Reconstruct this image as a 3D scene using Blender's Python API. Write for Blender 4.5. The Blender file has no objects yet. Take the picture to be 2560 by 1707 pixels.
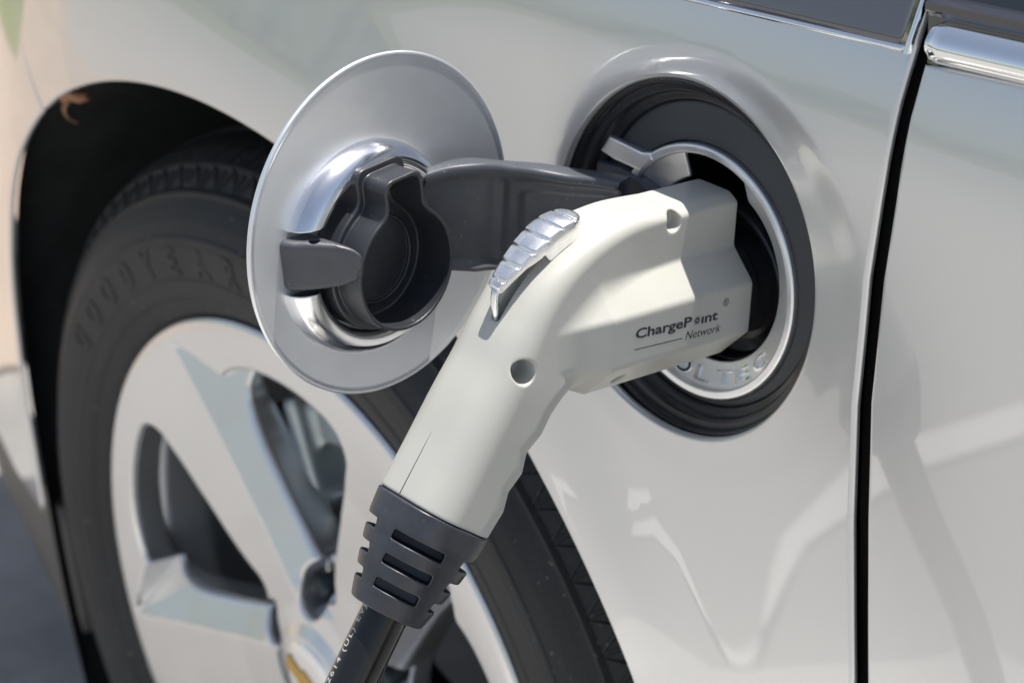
import bpy, math, random
import numpy as np
from mathutils import Vector, Matrix
from mathutils.geometry import delaunay_2d_cdt
random.seed(4); rng = np.random.default_rng(4)
scene = bpy.context.scene
COL = scene.collection
R = math.radians

# ------------------------------------------------------------------ camera
cam_d = bpy.data.cameras.new('camera'); cam = bpy.data.objects.new('camera', cam_d); COL.objects.link(cam)
CR = Vector((0.624642, 0.779206, -0.051582)); CU = Vector((-0.326528, 0.320617, 0.889148)); CF = Vector((-0.709367, 0.538556, -0.454704))
cam.matrix_world = Matrix(((CR.x, CU.x, -CF.x, 1.0101), (CR.y, CU.y, -CF.y, -0.5900), (CR.z, CU.z, -CF.z, 1.1459), (0, 0, 0, 1)))
cam_d.sensor_width = 36; cam_d.lens = 84.29; cam_d.clip_start = 0.05; cam_d.clip_end = 3000
cam_d.dof.use_dof = True; cam_d.dof.focus_distance = 0.945; cam_d.dof.aperture_fstop = 11.0; cam_d.dof.aperture_blades = 7
scene.camera = cam

# ------------------------------------------------------------------ light
LSUN = Vector((0.035, 0.285, 0.957)).normalized()
sun_d = bpy.data.lights.new('sun', 'SUN'); sun_d.energy = 5.0; sun_d.angle = R(0.53); sun_d.color = (1.0, 0.955, 0.88)
sun = bpy.data.objects.new('sun', sun_d); COL.objects.link(sun); sun.location = (0, 2, 6)
sun.rotation_euler = LSUN.to_track_quat('Z', 'Y').to_euler()
world = bpy.data.worlds.new('World'); scene.world = world; world.use_nodes = True
nt = world.node_tree; bg = nt.nodes['Background']
sky = nt.nodes.new('ShaderNodeTexSky'); sky.sky_type = 'NISHITA'; sky.sun_disc = False
sky.sun_elevation = math.asin(LSUN.z); sky.sun_rotation = math.atan2(LSUN.x, LSUN.y)
sky.air_density = 1.0; sky.dust_density = 1.5; sky.ozone_density = 1.0
hs = nt.nodes.new('ShaderNodeHueSaturation'); hs.inputs['Saturation'].default_value = .72
nt.links.new(sky.outputs[0], hs.inputs['Color']); nt.links.new(hs.outputs[0], bg.inputs[0]); bg.inputs[1].default_value = 0.105
scene.view_settings.view_transform = 'Standard'; scene.view_settings.look = 'None'
scene.view_settings.exposure = 0.53; scene.view_settings.gamma = 1.0
scene.view_settings.use_curve_mapping = False
try:
    scene.cycles.max_bounces = 10; scene.cycles.glossy_bounces = 6; scene.cycles.sample_clamp_indirect = 6.0
except Exception: pass

# ------------------------------------------------------------------ materials
def mat(name, col, rough=0.5, metal=0.0, coat=0.0, coat_rough=0.03, spec=0.5, var=None, bump=None, rvar=None, ior=1.5, dust=None):
    m = bpy.data.materials.new(name); m.use_nodes = True
    n = m.node_tree.nodes; l = m.node_tree.links; p = n['Principled BSDF']
    p.inputs['Base Color'].default_value = (*col, 1); p.inputs['Roughness'].default_value = rough
    p.inputs['Metallic'].default_value = metal; p.inputs['Coat Weight'].default_value = coat
    p.inputs['Coat Roughness'].default_value = coat_rough; p.inputs['Specular IOR Level'].default_value = spec
    p.inputs['IOR'].default_value = ior
    tc = n.new('ShaderNodeTexCoord')
    if name == 'silver_paint': p.inputs['Coat IOR'].default_value = 1.66
    if var:                                   # (scale, amount)
        t = n.new('ShaderNodeTexNoise'); t.inputs['Scale'].default_value = var[0]; t.inputs['Detail'].default_value = 6
        l.new(tc.outputs['Object'], t.inputs['Vector'])
        r = n.new('ShaderNodeValToRGB')
        a = var[1]
        r.color_ramp.elements[0].position = .3; r.color_ramp.elements[1].position = .72
        r.color_ramp.elements[0].color = (*[c * (1 - a) for c in col], 1)
        r.color_ramp.elements[1].color = (*[min(1, c * (1 + a)) for c in col], 1)
        l.new(t.outputs['Fac'], r.inputs[0]); l.new(r.outputs[0], p.inputs['Base Color'])
    if dust:
        t = n.new('ShaderNodeTexNoise'); t.inputs['Scale'].default_value = dust[0]; t.inputs['Detail'].default_value = 2
        l.new(tc.outputs['Object'], t.inputs['Vector'])
        r2 = n.new('ShaderNodeMapRange'); r2.inputs[1].default_value = dust[1]; r2.inputs[2].default_value = dust[1] + .05; r2.inputs[3].default_value = 0; r2.inputs[4].default_value = dust[2]
        l.new(t.outputs['Fac'], r2.inputs[0])
        mx = n.new('ShaderNodeMixRGB'); mx.inputs[2].default_value = (.42, .40, .37, 1); l.new(r2.outputs[0], mx.inputs[0])
        src_ = p.inputs['Base Color'].links[0].from_socket if p.inputs['Base Color'].links else None
        if src_: l.new(src_, mx.inputs[1])
        else: mx.inputs[1].default_value = (*col, 1)
        l.new(mx.outputs[0], p.inputs['Base Color'])
    if rvar:
        t = n.new('ShaderNodeTexNoise'); t.inputs['Scale'].default_value = rvar[0]; t.inputs['Detail'].default_value = 5
        l.new(tc.outputs['Object'], t.inputs['Vector'])
        mr = n.new('ShaderNodeMapRange'); mr.inputs[1].default_value = .3; mr.inputs[2].default_value = .7
        mr.inputs[3].default_value = rough - rvar[1]; mr.inputs[4].default_value = rough + rvar[1]
        l.new(t.outputs['Fac'], mr.inputs[0]); l.new(mr.outputs[0], p.inputs['Roughness'])
    if bump:                                  # (scale, strength, distance)
        t = n.new('ShaderNodeTexNoise'); t.inputs['Scale'].default_value = bump[0]; t.inputs['Detail'].default_value = 4
        l.new(tc.outputs['Object'], t.inputs['Vector'])
        b = n.new('ShaderNodeBump'); b.inputs['Strength'].default_value = bump[1]; b.inputs['Distance'].default_value = bump[2]
        l.new(t.outputs['Fac'], b.inputs['Height']); l.new(b.outputs[0], p.inputs['Normal'])
    return m
M = {}
M['paint'] = mat('silver_paint', (.60, .605, .61), .32, .77, 1.0, .015, bump=(900, .05, .0006), var=(3, .02))
M['paint_in'] = mat('silver_paint_inner', (.80, .82, .85), .38, .75, .6, .08, bump=(1500, .08, .0004), var=(60, .03))
M['plug'] = mat('grey_white_plastic', (.46, .458, .422), .42, 0, 0, spec=.45, var=(30, .035), bump=(1100, .12, .0004), rvar=(60, .05))
M['chrome'] = mat('chrome', (.86, .86, .86), .06, 1)
M['satin'] = mat('satin_chrome', (.80, .81, .83), .17, 1, rvar=(90, .05), var=(120, .03))
M['bezel'] = mat('satin_bezel', (.90, .91, .92), .34, .86, rvar=(90, .05), var=(120, .03))
M['trigger'] = mat('brushed_metal_lever', (.86, .86, .86), .27, .95, rvar=(200, .07), var=(220, .05))
M['black'] = mat('black_plastic', (.022, .024, .028), .40, bump=(1200, .08, .0004), var=(80, .15), rvar=(50, .07))
M['grey_pl'] = mat('dark_grey_plastic', (.025, .028, .035), .38, spec=.75, dust=(700, .71, .5), bump=(1300, .12, .0004), var=(90, .12), rvar=(70, .06))
M['latch'] = mat('grey_latch_plastic', (.064, .067, .080), .36, dust=(800, .73, .4), bump=(1300, .15, .0004), var=(90, .1))
M['plate'] = mat('matt_dark_plate', (.036, .040, .046), .5, bump=(1500, .1, .0003))
M['gloss_black'] = mat('gloss_black_rubber', (.018, .018, .022), .22, var=(50, .2))
M['boot'] = mat('soft_black_rubber', (.034, .037, .046), .38, dust=(900, .72, .4), bump=(900, .12, .0005), var=(120, .22), rvar=(60, .08))
M['cable'] = mat('black_cable_jacket', (.010, .010, .010), .20, bump=(300, .1, .0004), rvar=(30, .08))
M['tyre'] = mat('tyre_rubber', (.019, .020, .0215), .66, dust=(240, .70, .35), bump=(260, .35, .001), var=(18, .25))
M['liner'] = mat('wheel_arch_liner', (.022, .024, .026), .8, bump=(200, .5, .002), var=(25, .4))
M['rim'] = mat('machined_alloy', (.68, .685, .69), .26, .85, .7, .05, bump=(300, .04, .0008), var=(12, .03))
M['rotor'] = mat('brake_disc_steel', (.035, .045, .05), .45, .8, var=(40, .2))
M['caliper'] = mat('cast_caliper', (.42, .46, .47), .36, .8, var=(30, .15))
M['seam'] = mat('gap_dark', (.004, .004, .005), .7)
M['print'] = mat('dark_grey_print', (.028, .032, .036), .5)
M['wprint'] = mat('white_print', (.50, .50, .50), .5)
M['gold'] = mat('gold_emblem', (.62, .38, .10), .35, .6)
M['glass'] = mat('black_glass', (.012, .012, .014), .03, 0, 1, .01, ior=1.55)
M['trim'] = mat('grey_gloss_trim', (.10, .10, .115), .06, .3, 1, .02)
M['leaf'] = mat('dry_leaf', (.30, .15, .075), .7, var=(60, .3), bump=(120, .4, .001))
M['air_dam'] = mat('air_dam_plastic', (.11, .10, .09), .5, var=(20, .2))

# ------------------------------------------------------------------ object helpers
def to_obj(name, me, material, parent=None, org=(0, 0, 0)):
    o = bpy.data.objects.new(name, me); COL.objects.link(o)
    if material: me.materials.append(material)
    if parent: o.parent = parent
    else: o.location = org
    return o
def thing(name, label, cat, loc=(0, 0, 0), group=None):
    o = bpy.data.objects.new(name, None); COL.objects.link(o); o.location = loc
    o.empty_display_size = .05; o['label'] = label; o['category'] = cat
    if group: o['group'] = group
    return o
def tag(o, label, cat, group=None):
    o['label'] = label; o['category'] = cat
    if group: o['group'] = group
    return o
def mesh(name, V, F, material, parent=None, org=(0, 0, 0), normals=None, smooth=True, label=None):
    if parent:
        root = parent
        while root.parent: root = root.parent
        org = tuple(root.location)
    V = np.asarray(V, float) - np.asarray(org)
    me = bpy.data.meshes.new(name); me.from_pydata(V.tolist(), [], [list(map(int, f)) for f in F]); me.update()
    if smooth: me.polygons.foreach_set('use_smooth', [True] * len(me.polygons))
    if normals is not None: me.normals_split_custom_set_from_vertices(np.asarray(normals, float).tolist())
    o = to_obj(name, me, material, parent, org)
    if label: o['label'] = label
    return o
ident = lambda P: P

# frames (millimetres in, metres out) : port frame (x right along the car, a out of the car, s up) ; flap frame (b outboard, w up, m towards the rear)
P0 = np.array([.331, .015, .716])
nP = np.array([.0188, -.9926, .1201]); nP /= np.linalg.norm(nP)
eP = np.array([1, 0, 0.]) - nP[0] * nP; eP /= np.linalg.norm(eP)
uP = np.cross(nP, eP)
def PF(P):
    P = np.asarray(P, float); return P0 + (P[..., 0:1] * eP + P[..., 1:2] * nP + P[..., 2:3] * uP) / 1000
D0 = np.array([.2469, -.0749, .735]); mD = np.array([.9912, .1262, .0409]); mD /= np.linalg.norm(mD)
bD = np.cross(mD, [0, 0, 1.]); bD /= np.linalg.norm(bD); wD = np.cross(bD, mD)
def DF(P):   # (b, w, m)
    P = np.asarray(P, float); return D0 + (P[..., 0:1] * bD + P[..., 1:2] * wD + P[..., 2:3] * mD) / 1000
# handle axis frame: (x, o, t) -> port frame
def HT(P):
    P = np.asarray(P, float); x, o, t = P[..., 0:1], P[..., 1:2], P[..., 2:3]
    return PF(np.concatenate([x, .834 * o + .552 * t, .552 * o - .834 * t], -1))

# ------------------------------------------------------------------ implicit surfaces
def smin(a, b, k):
    h = np.clip(.5 + .5 * (b - a) / k, 0, 1); return b + (a - b) * h - k * h * (1 - h)
def smax(a, b, k): return -smin(-a, -b, k)
def sdf_mesh(name, f, lo, hi, h, xf, material, parent=None, org=(0, 0, 0), eps=.6, label=None):
    lo = np.array(lo, float); hi = np.array(hi, float)
    n = np.ceil((hi - lo) / h).astype(int) + 1
    ax = [lo[i] + h * np.arange(n[i]) for i in range(3)]
    G = np.empty(tuple(n), np.float32)
    step = max(1, int(1.2e6 // (n[1] * n[2])))
    for i in range(0, n[0], step):
        X, Y, Z = np.meshgrid(ax[0][i:i + step], ax[1], ax[2], indexing='ij')
        G[i:i + step] = f(X, Y, Z)
    G[G == 0] = 1e-6
    S = G < 0
    c = np.zeros(tuple(n - 1), np.int8)
    for dx in (0, 1):
        for dy in (0, 1):
            for dz in (0, 1):
                c += S[dx:n[0] - 1 + dx, dy:n[1] - 1 + dy, dz:n[2] - 1 + dz]
    act = (c > 0) & (c < 8)
    idx = -np.ones(act.shape, np.int64); I = np.argwhere(act); idx[act] = np.arange(len(I))
    acc = np.zeros((len(I), 3)); cnt = np.zeros(len(I))
    corners = [(a, b, d) for a in (0, 1) for b in (0, 1) for d in (0, 1)]
    for p in corners:
        for q in corners:
            if sum(q) - sum(p) == 1 and all(q[k] >= p[k] for k in range(3)):
                gp = G[I[:, 0] + p[0], I[:, 1] + p[1], I[:, 2] + p[2]]; gq = G[I[:, 0] + q[0], I[:, 1] + q[1], I[:, 2] + q[2]]
                mk = (gp < 0) != (gq < 0); t = np.where(mk, gp / np.where(mk, gp - gq, 1), 0)
                acc += mk[:, None] * (np.array(p) + t[:, None] * (np.array(q) - np.array(p))); cnt += mk
    V = lo + h * (I + acc / cnt[:, None])
    faces = []
    for d in range(3):
        e1, e2 = (d + 1) % 3, (d + 2) % 3
        a = [slice(0, None)] * 3; b = [slice(0, None)] * 3
        a[d] = slice(0, n[d] - 1); b[d] = slice(1, n[d])
        ch = S[tuple(a)] != S[tuple(b)]
        E = np.argwhere(ch)
        ok = (E[:, e1] > 0) & (E[:, e2] > 0) & (E[:, e1] < n[e1] - 1) & (E[:, e2] < n[e2] - 1); E = E[ok]
        ins = S[tuple(E.T)]
        def cell(o1, o2):
            Q = E.copy(); Q[:, e1] += o1; Q[:, e2] += o2; return idx[tuple(Q.T)]
        q = np.stack([cell(-1, -1), cell(0, -1), cell(0, 0), cell(-1, 0)], 1)
        q[~ins] = q[~ins][:, ::-1]
        faces.append(q)
    F = np.concatenate(faces)
    def grad(V, e):
        g = np.zeros_like(V)
        for k in range(3):
            D = np.zeros(3); D[k] = e
            A = V + D; B = V - D
            g[:, k] = (f(A[:, 0], A[:, 1], A[:, 2]) - f(B[:, 0], B[:, 1], B[:, 2])) / (2 * e)
        return g
    g = grad(V, eps * h)
    NW = xf(V + g / np.maximum(np.linalg.norm(g, axis=1, keepdims=True), 1e-9)) - xf(V)
    NW /= np.linalg.norm(NW, axis=1, keepdims=True)
    W = xf(V)
    # orientation check
    a, b, cc = W[F[:, 0]], W[F[:, 1]], W[F[:, 2]]
    if (np.einsum('ij,ij->i', np.cross(b - a, cc - a), NW[F[:, 0]])).sum() < 0: F = F[:, ::-1]
    return mesh(name, W, F, material, parent, org, NW, label=label)
def rbox(x, y, z, c, hs, r):
    qx, qy, qz = abs(x - c[0]) - hs[0] + r, abs(y - c[1]) - hs[1] + r, abs(z - c[2]) - hs[2] + r
    return np.sqrt(np.maximum(qx, 0) ** 2 + np.maximum(qy, 0) ** 2 + np.maximum(qz, 0) ** 2) + np.minimum(np.maximum(qx, np.maximum(qy, qz)), 0) - r
def poly_sdf(px, py, poly):
    d = np.full(np.shape(px), 1e18); s = np.ones(np.shape(px)); N = len(poly)
    for i in range(N):
        ax_, ay_ = poly[i]; bx_, by_ = poly[i - 1]
        ex, ey = bx_ - ax_, by_ - ay_; wx, wy = px - ax_, py - ay_
        t = np.clip((wx * ex + wy * ey) / (ex * ex + ey * ey), 0, 1)
        d = np.minimum(d, (wx - ex * t) ** 2 + (wy - ey * t) ** 2)
        c1, c2, c3 = py >= ay_, py < by_, ex * wy > ey * wx
        fl = (c1 & c2 & c3) | (~c1 & ~c2 & ~c3); s = np.where(fl, -s, s)
    return s * np.sqrt(d)

def merge(a, b):
    """fold mesh object b into a (same origin), keeping b's material"""
    import bmesh
    bm = bmesh.new(); bm.from_mesh(a.data); n0 = len(bm.faces); bm.from_mesh(b.data); bm.faces.ensure_lookup_table()
    m = b.data.materials[0]; i = a.data.materials.find(m.name)
    if i < 0: a.data.materials.append(m); i = len(a.data.materials) - 1
    for k in range(n0, len(bm.faces)): bm.faces[k].material_index = i
    bm.to_mesh(a.data); bm.free(); bpy.data.objects.remove(b)
# generic sweeps
def lathe(name, prof, seg, xf, material, parent=None, org=(0, 0, 0), close=False, label=None, a0=0, a1=2 * math.pi, smooth_n=True):
    """prof: list of (r, axial); xf maps (r cos, axial, r sin)"""
    prof = np.array(prof, float); full = abs(a1 - a0 - 2 * math.pi) < 1e-6
    T = np.linspace(a0, a1, seg, endpoint=not full)
    V = np.array([[p[0] * math.cos(t), p[1], p[0] * math.sin(t)] for t in T for p in prof]); k = len(prof); F = []
    for i in range(seg if full else seg - 1):
        j = (i + 1) % seg
        for q in range(k if close else k - 1):
            r = (q + 1) % k
            F.append((i * k + q, i * k + r, j * k + r, j * k + q))
    return mesh(name, xf(V), F, material, parent, org, label=label)
def arc_pts(pts, rad=.6, n=5):
    """round the corners of an open polyline"""
    pts = [np.array(p, float) for p in pts]; out = [pts[0]]
    for i in range(1, len(pts) - 1):
        a, b, c = pts[i - 1], pts[i], pts[i + 1]
        la, lc = np.linalg.norm(a - b), np.linalg.norm(c - b); r = min(rad, la * .45, lc * .45)
        p, q = b + (a - b) / la * r, b + (c - b) / lc * r
        for t in np.linspace(0, 1, n): out.append((1 - t) ** 2 * p + 2 * t * (1 - t) * b + t * t * q)
    out.append(pts[-1]); return np.array(out)
def tube(name, pts, rad, material, parent=None, org=(0, 0, 0), seg=16, caps=True, label=None):
    P = [Vector(p) for p in pts]; n = len(P); rad = [rad] * n if np.isscalar(rad) else rad
    V = []; F = []; up = None
    for i in range(n):
        t = (P[min(i + 1, n - 1)] - P[max(i - 1, 0)]).normalized()
        if up is None: up = t.orthogonal().normalized()
        else: up = (up - t * up.dot(t)).normalized()
        s = t.cross(up)
        for k in range(seg):
            a = 2 * math.pi * k / seg; V.append(P[i] + (up * math.cos(a) + s * math.sin(a)) * rad[i])
    for i in range(n - 1):
        for k in range(seg): F.append((i * seg + k, i * seg + (k + 1) % seg, (i + 1) * seg + (k + 1) % seg, (i + 1) * seg + k))
    if caps: F.append(list(range(seg))[::-1]); F.append([(n - 1) * seg + k for k in range(seg)])
    return mesh(name, [tuple(v) for v in V], F, material, parent, org, label=label)
def smooth_curve(pts, n=60):
    pts = np.array(pts, float); k = len(pts); s = np.r_[0, np.cumsum(np.linalg.norm(np.diff(pts, axis=0), axis=1))]
    m = np.gradient(pts, s, axis=0); out = []
    for u in np.linspace(0, s[-1], n):
        i = min(np.searchsorted(s, u, 'right') - 1, k - 2); h = s[i + 1] - s[i]; t = (u - s[i]) / h
        out.append((2*t**3-3*t*t+1)*pts[i] + (t**3-2*t*t+t)*h*m[i] + (-2*t**3+3*t*t)*pts[i+1] + (t**3-t*t)*h*m[i+1])
    return np.array(out)
def text_geo(body, size, bold=0, shear=0, res=3, extrude=0, spacing=1.0):
    c = bpy.data.curves.new('lettering', 'FONT'); c.body = body; c.size = size; c.offset = bold; c.shear = shear
    c.resolution_u = res; c.extrude = extrude; c.space_character = spacing; c.fill_mode = 'BOTH' if extrude else 'FRONT'
    o = bpy.data.objects.new('lettering_tmp', c); COL.objects.link(o)
    bpy.context.view_layer.update()
    me = o.evaluated_get(bpy.context.evaluated_depsgraph_get()).to_mesh()
    V = np.array([v.co[:] for v in me.vertices]); F = [list(p.vertices) for p in me.polygons]
    bpy.data.objects.remove(o); bpy.data.curves.remove(c)
    return V, F
def subdiv(v, f, L):
    """split long edges so that flat lettering can follow a curved surface"""
    import bmesh
    bm = bmesh.new(); vs = [bm.verts.new(p) for p in v]
    for q in f:
        try: bm.faces.new([vs[i] for i in q])
        except ValueError: pass
    bmesh.ops.triangulate(bm, faces=bm.faces[:])
    for _ in range(5):
        e = [e for e in bm.edges if e.calc_length() > L]
        if not e: break
        bmesh.ops.subdivide_edges(bm, edges=e, cuts=1); bmesh.ops.triangulate(bm, faces=bm.faces[:])
    bm.verts.index_update(); v = np.array([q.co[:] for q in bm.verts]); f = [[w.index for w in q.verts] for q in bm.faces]; bm.free()
    return v, f
def join_geo(parts):
    V = []; F = []; k = 0
    for v, f in parts:
        V.append(v); F += [[i + k for i in q] for q in f]; k += len(v)
    return np.concatenate(V), F

# ------------------------------------------------------------------ body surface y = S(x, z)
_th = np.radians([-40, 0, 15, 30, 45, 60, 90, 115, 135, 150, 165, 180, 220])
_fa = [.003, .003, .003, .0045, .010, .014, .019, .023, .019, .012, .007, .004, .004]
def archR(th): return np.interp(th, np.radians([0, 30, 60, 90, 220]), [.3705, .3705, .3715, .372, .371])
def base(x, z):
    zz = z - .716
    tum = np.where(z > .60, .121 * zz, -.014 - .121 * .15 * (1 - np.exp(-(np.maximum(.60 - z, 0)) / .15)))
    y = .015 + .0189 * (x - .331) + tum
    s = zz * 1000
    y = y + np.where(s > 60, 2.5e-6 * (s - 60) ** 2, 0)
    u = np.maximum(.05 - x, 0); y = y + .35 * np.minimum(u, .41) ** 2 + .287 * np.maximum(u - .41, 0) + 1.2 * np.maximum(-.60 - x, 0) ** 2
    y = y + .05 * np.maximum(x - .46, 0) ** 2
    return y
def S(x, z, dish=True):
    x = np.asarray(x, float); z = np.asarray(z, float)
    th = np.arctan2(z - .33, x); r = np.hypot(x, z - .33)
    th = np.where(th < -1.5, th + 2 * np.pi, th)
    w = np.interp(th, np.radians([40, 75, 100]), [.036, .08, .10])
    y = base(x, z) - np.interp(th, _th, _fa) * np.exp(-(np.maximum(r - archR(th), 0) / w) ** 2)
    if dish:
        dx, ds = (x - P0[0]) * 1000, (z - P0[2]) / .9928 * 1000
        rr = np.hypot(dx - 11, ds + 1); R0 = 94.
        t = np.clip((R0 - rr) / 15., 0, 1); t = t * t * (3 - 2 * t)
        ang = np.arctan2(ds, dx); wgt = .55 + .45 * np.cos(ang - np.radians(125))
        y = y + .0024 * t * wgt
    return y
def SN(x, z):
    e = 4e-4
    gx = (S(x + e, z) - S(x - e, z)) / (2 * e); gz = (S(x, z + e) - S(x, z - e)) / (2 * e)
    n = np.stack([gx, -np.ones_like(gx), gz], -1); return n / np.linalg.norm(n, axis=-1, keepdims=True)
def inside(px, pz, poly):
    return poly_sdf(px, pz, poly) < 0
def panel(name, outer, holes, step, material, parent, lip=.003, deep=.012, lips=None, fine=None, label=None):
    """sheet over y=S with rolled edges. outer ccw polygon (x,z); holes list of polygons"""
    def dens(poly, st):
        out = []
        for i in range(len(poly)):
            a = np.array(poly[i]); b = np.array(poly[(i + 1) % len(poly)]); k = max(1, int(np.linalg.norm(b - a) / st))
            for j in range(k): out.append(a + (b - a) * j / k)
        return np.array(out)
    loops = [dens(outer, step)] + [np.array(h) for h in holes]
    pts = [tuple(p) for p in loops[0]]; edges = []; L = []
    k0 = 0; allp = []
    for lp in loops:
        n = len(lp); allp.append(lp); edges += [(k0 + i, k0 + (i + 1) % n) for i in range(n)]; L.append((k0, n)); k0 += n
    P = np.concatenate(allp)
    x0, z0 = loops[0].min(0); x1, z1 = loops[0].max(0)
    def grid(st, mask=None):
        gx, gz = np.meshgrid(np.arange(x0, x1, st), np.arange(z0, z1, st * .866)); gx = gx + (np.arange(gx.shape[0]) % 2)[:, None] * st / 2
        g = np.c_[gx.ravel(), gz.ravel()]; g = g[mask(g)] if mask else g
        k = poly_sdf(g[:, 0], g[:, 1], loops[0]) < -st * .45
        for h in loops[1:]: k &= poly_sdf(g[:, 0], g[:, 1], h) > st * .45
        return g[k]
    if fine:
        fm = lambda g: np.hypot(g[:, 0] - fine[0], g[:, 1] - fine[1]) < fine[2]
        G = np.concatenate([grid(fine[3], fm), grid(step, lambda g: ~fm(g))])
    else: G = grid(step)
    allv = np.concatenate([P, G])
    vv, ee, ff, vo, eo, fo = delaunay_2d_cdt([Vector(p) for p in allv], edges, [], 0, 1e-7)
    vv = np.array([v[:] for v in vv]); F = [f for f in ff]
    cx = np.array([vv[f].mean(0) for f in F]); keep = poly_sdf(cx[:, 0], cx[:, 1], loops[0]) < 0
    for h in loops[1:]: keep &= poly_sdf(cx[:, 0], cx[:, 1], h) > 0
    F = [list(f) for f, k in zip(F, keep) if k]
    V = np.c_[vv[:, 0], S(vv[:, 0], vv[:, 1]), vv[:, 1]]; N = SN(vv[:, 0], vv[:, 1])
    a, b, c = V[F[0][0]], V[F[0][1]], V[F[0][2]]
    if np.cross(b - a, c - a)[1] > 0: F = [f[::-1] for f in F]
    mp = {}
    for i, o in enumerate(vo):
        for q in o:
            mp[q] = i
    Vs = [V]; Ns = [N]; nv = len(V)
    for li, (k, n) in enumerate(L):
        lp_ = lips[li] if lips else lip
        if lp_ is None: continue
        ids = [mp[k + i] for i in range(n)]; pv = V[ids]; pn = N[ids]
        tg = np.roll(pv, -1, 0) - np.roll(pv, 1, 0); tg /= np.linalg.norm(tg, axis=1, keepdims=True)
        out = np.cross(tg, pn); out /= np.linalg.norm(out, axis=1, keepdims=True)
        test = pv[:, [0, 2]] + out[:, [0, 2]] * 1e-4
        s0 = poly_sdf(test[:, 0], test[:, 1], loops[li])
        flip = (s0.mean() < 0) if li == 0 else (s0.mean() > 0)
        if flip: out = -out
        prev = ids
        steps = [(lp_ * math.sin(p), lp_ * (1 - math.cos(p)), p) for p in np.linspace(0, math.pi / 2, 7)[1:]] + [(lp_, deep, math.pi / 2)]
        for (u, d, p) in steps:
            nv_ = pv + out * u - pn * d
            Vs.append(nv_); Ns.append(pn * math.cos(p) + out * math.sin(p)); cur = list(range(nv, nv + n)); nv += n
            for i in range(n):
                j = (i + 1) % n; q = [prev[i], prev[j], cur[j], cur[i]]
                F.append(q)
            prev = cur
    Vt = np.concatenate(Vs); Nt = np.concatenate(Ns)
    fixed = []
    for f in F:
        a, b, c = Vt[f[0]], Vt[f[1]], Vt[f[2]]; fn = np.cross(b - a, c - a)
        fixed.append(f if fn @ (Nt[f[0]] + Nt[f[1]] + Nt[f[2]]) >= 0 else f[::-1])
    return mesh(name, Vt, fixed, material, parent, (0, 0, 0), Nt, label=label)

# ------------------------------------------------------------------ ground
def slab(name, x0, x1, y0, y1, z, material, kind='structure', th=None):
    V = [(x0, y0, z), (x1, y0, z), (x1, y1, z), (x0, y1, z)]; F = [(0, 1, 2, 3)]
    if th:
        V += [(x0, y0, z - th), (x1, y0, z - th), (x1, y1, z - th), (x0, y1, z - th)]
        F += [(0, 4, 5, 1), (1, 5, 6, 2), (2, 6, 7, 3), (3, 7, 4, 0)]
    o = mesh(name, V, F, material, smooth=False); o['kind'] = kind; return o
M['asphalt'] = mat('asphalt', (.24, .23, .22), .8, var=(9, .25), bump=(160, .5, .003))
M['concrete'] = mat('beige_concrete', (.29, .283, .272), .85, var=(1.1, .10), bump=(120, .3, .002))
M['grass'] = mat('lawn', (.12, .16, .045), .9, var=(3, .4), bump=(60, .8, .02))
slab('asphalt', -400, 400, -400, 400, 0, M['asphalt'])
slab('pavement', -14, 40, -60, -.30, .004, M['concrete'])
M['tan'] = mat('tan_paving', (.34, .27, .215), .85, var=(2.0, .14), bump=(120, .3, .002))
slab('pavement_ahead', -14, -1.15, -1.15, 60, .008, M['tan'])
slab('lawn_strip', -13, -2.75, .12, 58, .012, M['grass'])
M['line'] = mat('streak_reflector_white', (.86, .85, .82), .6, var=(20, .08), bump=(150, .3, .001))
M['reflector_pale'] = mat('pale_reflector', (.55, .535, .51), .8, var=(5, .06), bump=(120, .3, .002))
slab('pale_reflector_slab', -.27, 3.0, -1.20, -.36, .008, M['reflector_pale'])  # added slab out of view; pale colour stands for sunlit ground in door reflection
o = mesh('streak_reflector', [(-.262, -.79, .013), (-.280, -.80, .013), (-.528, -1.20, .013), (-.625, -1.50, .013), (-.64, -1.95, .013), (-.72, -1.95, .013), (-.70, -1.50, .013), (-.555, -1.19, .013)], [(0, 1, 2, 3, 4, 5, 6, 7)], M['line'], smooth=False); o['kind'] = 'structure'  # unseen white shape, added so the fender reflects a bright streak
slab('lawn', -300, -14.1, -300, 300, .006, M['grass'])

def tree_line():
    V = []; F = []; n = 220; m = 10
    for i in range(n):
        a = math.radians(150 + 150 * i / (n - 1)); h = 2.2 + .5 * math.sin(i * .9) + rng.uniform(-.3, .3) + .4 * math.sin(i * .23)
        for j in range(m):
            t = j / (m - 1); rr = 46 + 5 * math.cos(t * math.pi) * (1 if j else 1) + rng.uniform(-.8, .8)
            V.append((rr * math.cos(a), rr * math.sin(a), max(0, h * math.sin(t * math.pi)) + (rng.uniform(-.25, .25) if 0 < j < m - 1 else 0)))
    for i in range(n - 1):
        for j in range(m - 1): F.append((i * m + j, i * m + j + 1, (i + 1) * m + j + 1, (i + 1) * m + j))
    o = mesh('tree_line', V, F, mat('foliage', (.07, .10, .035), .8, var=(1.5, .6)), smooth=False); o['kind'] = 'stuff'
    o['label'] = 'far green belt of trees around the lawn'; o['category'] = 'trees'
tree_line()

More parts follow.
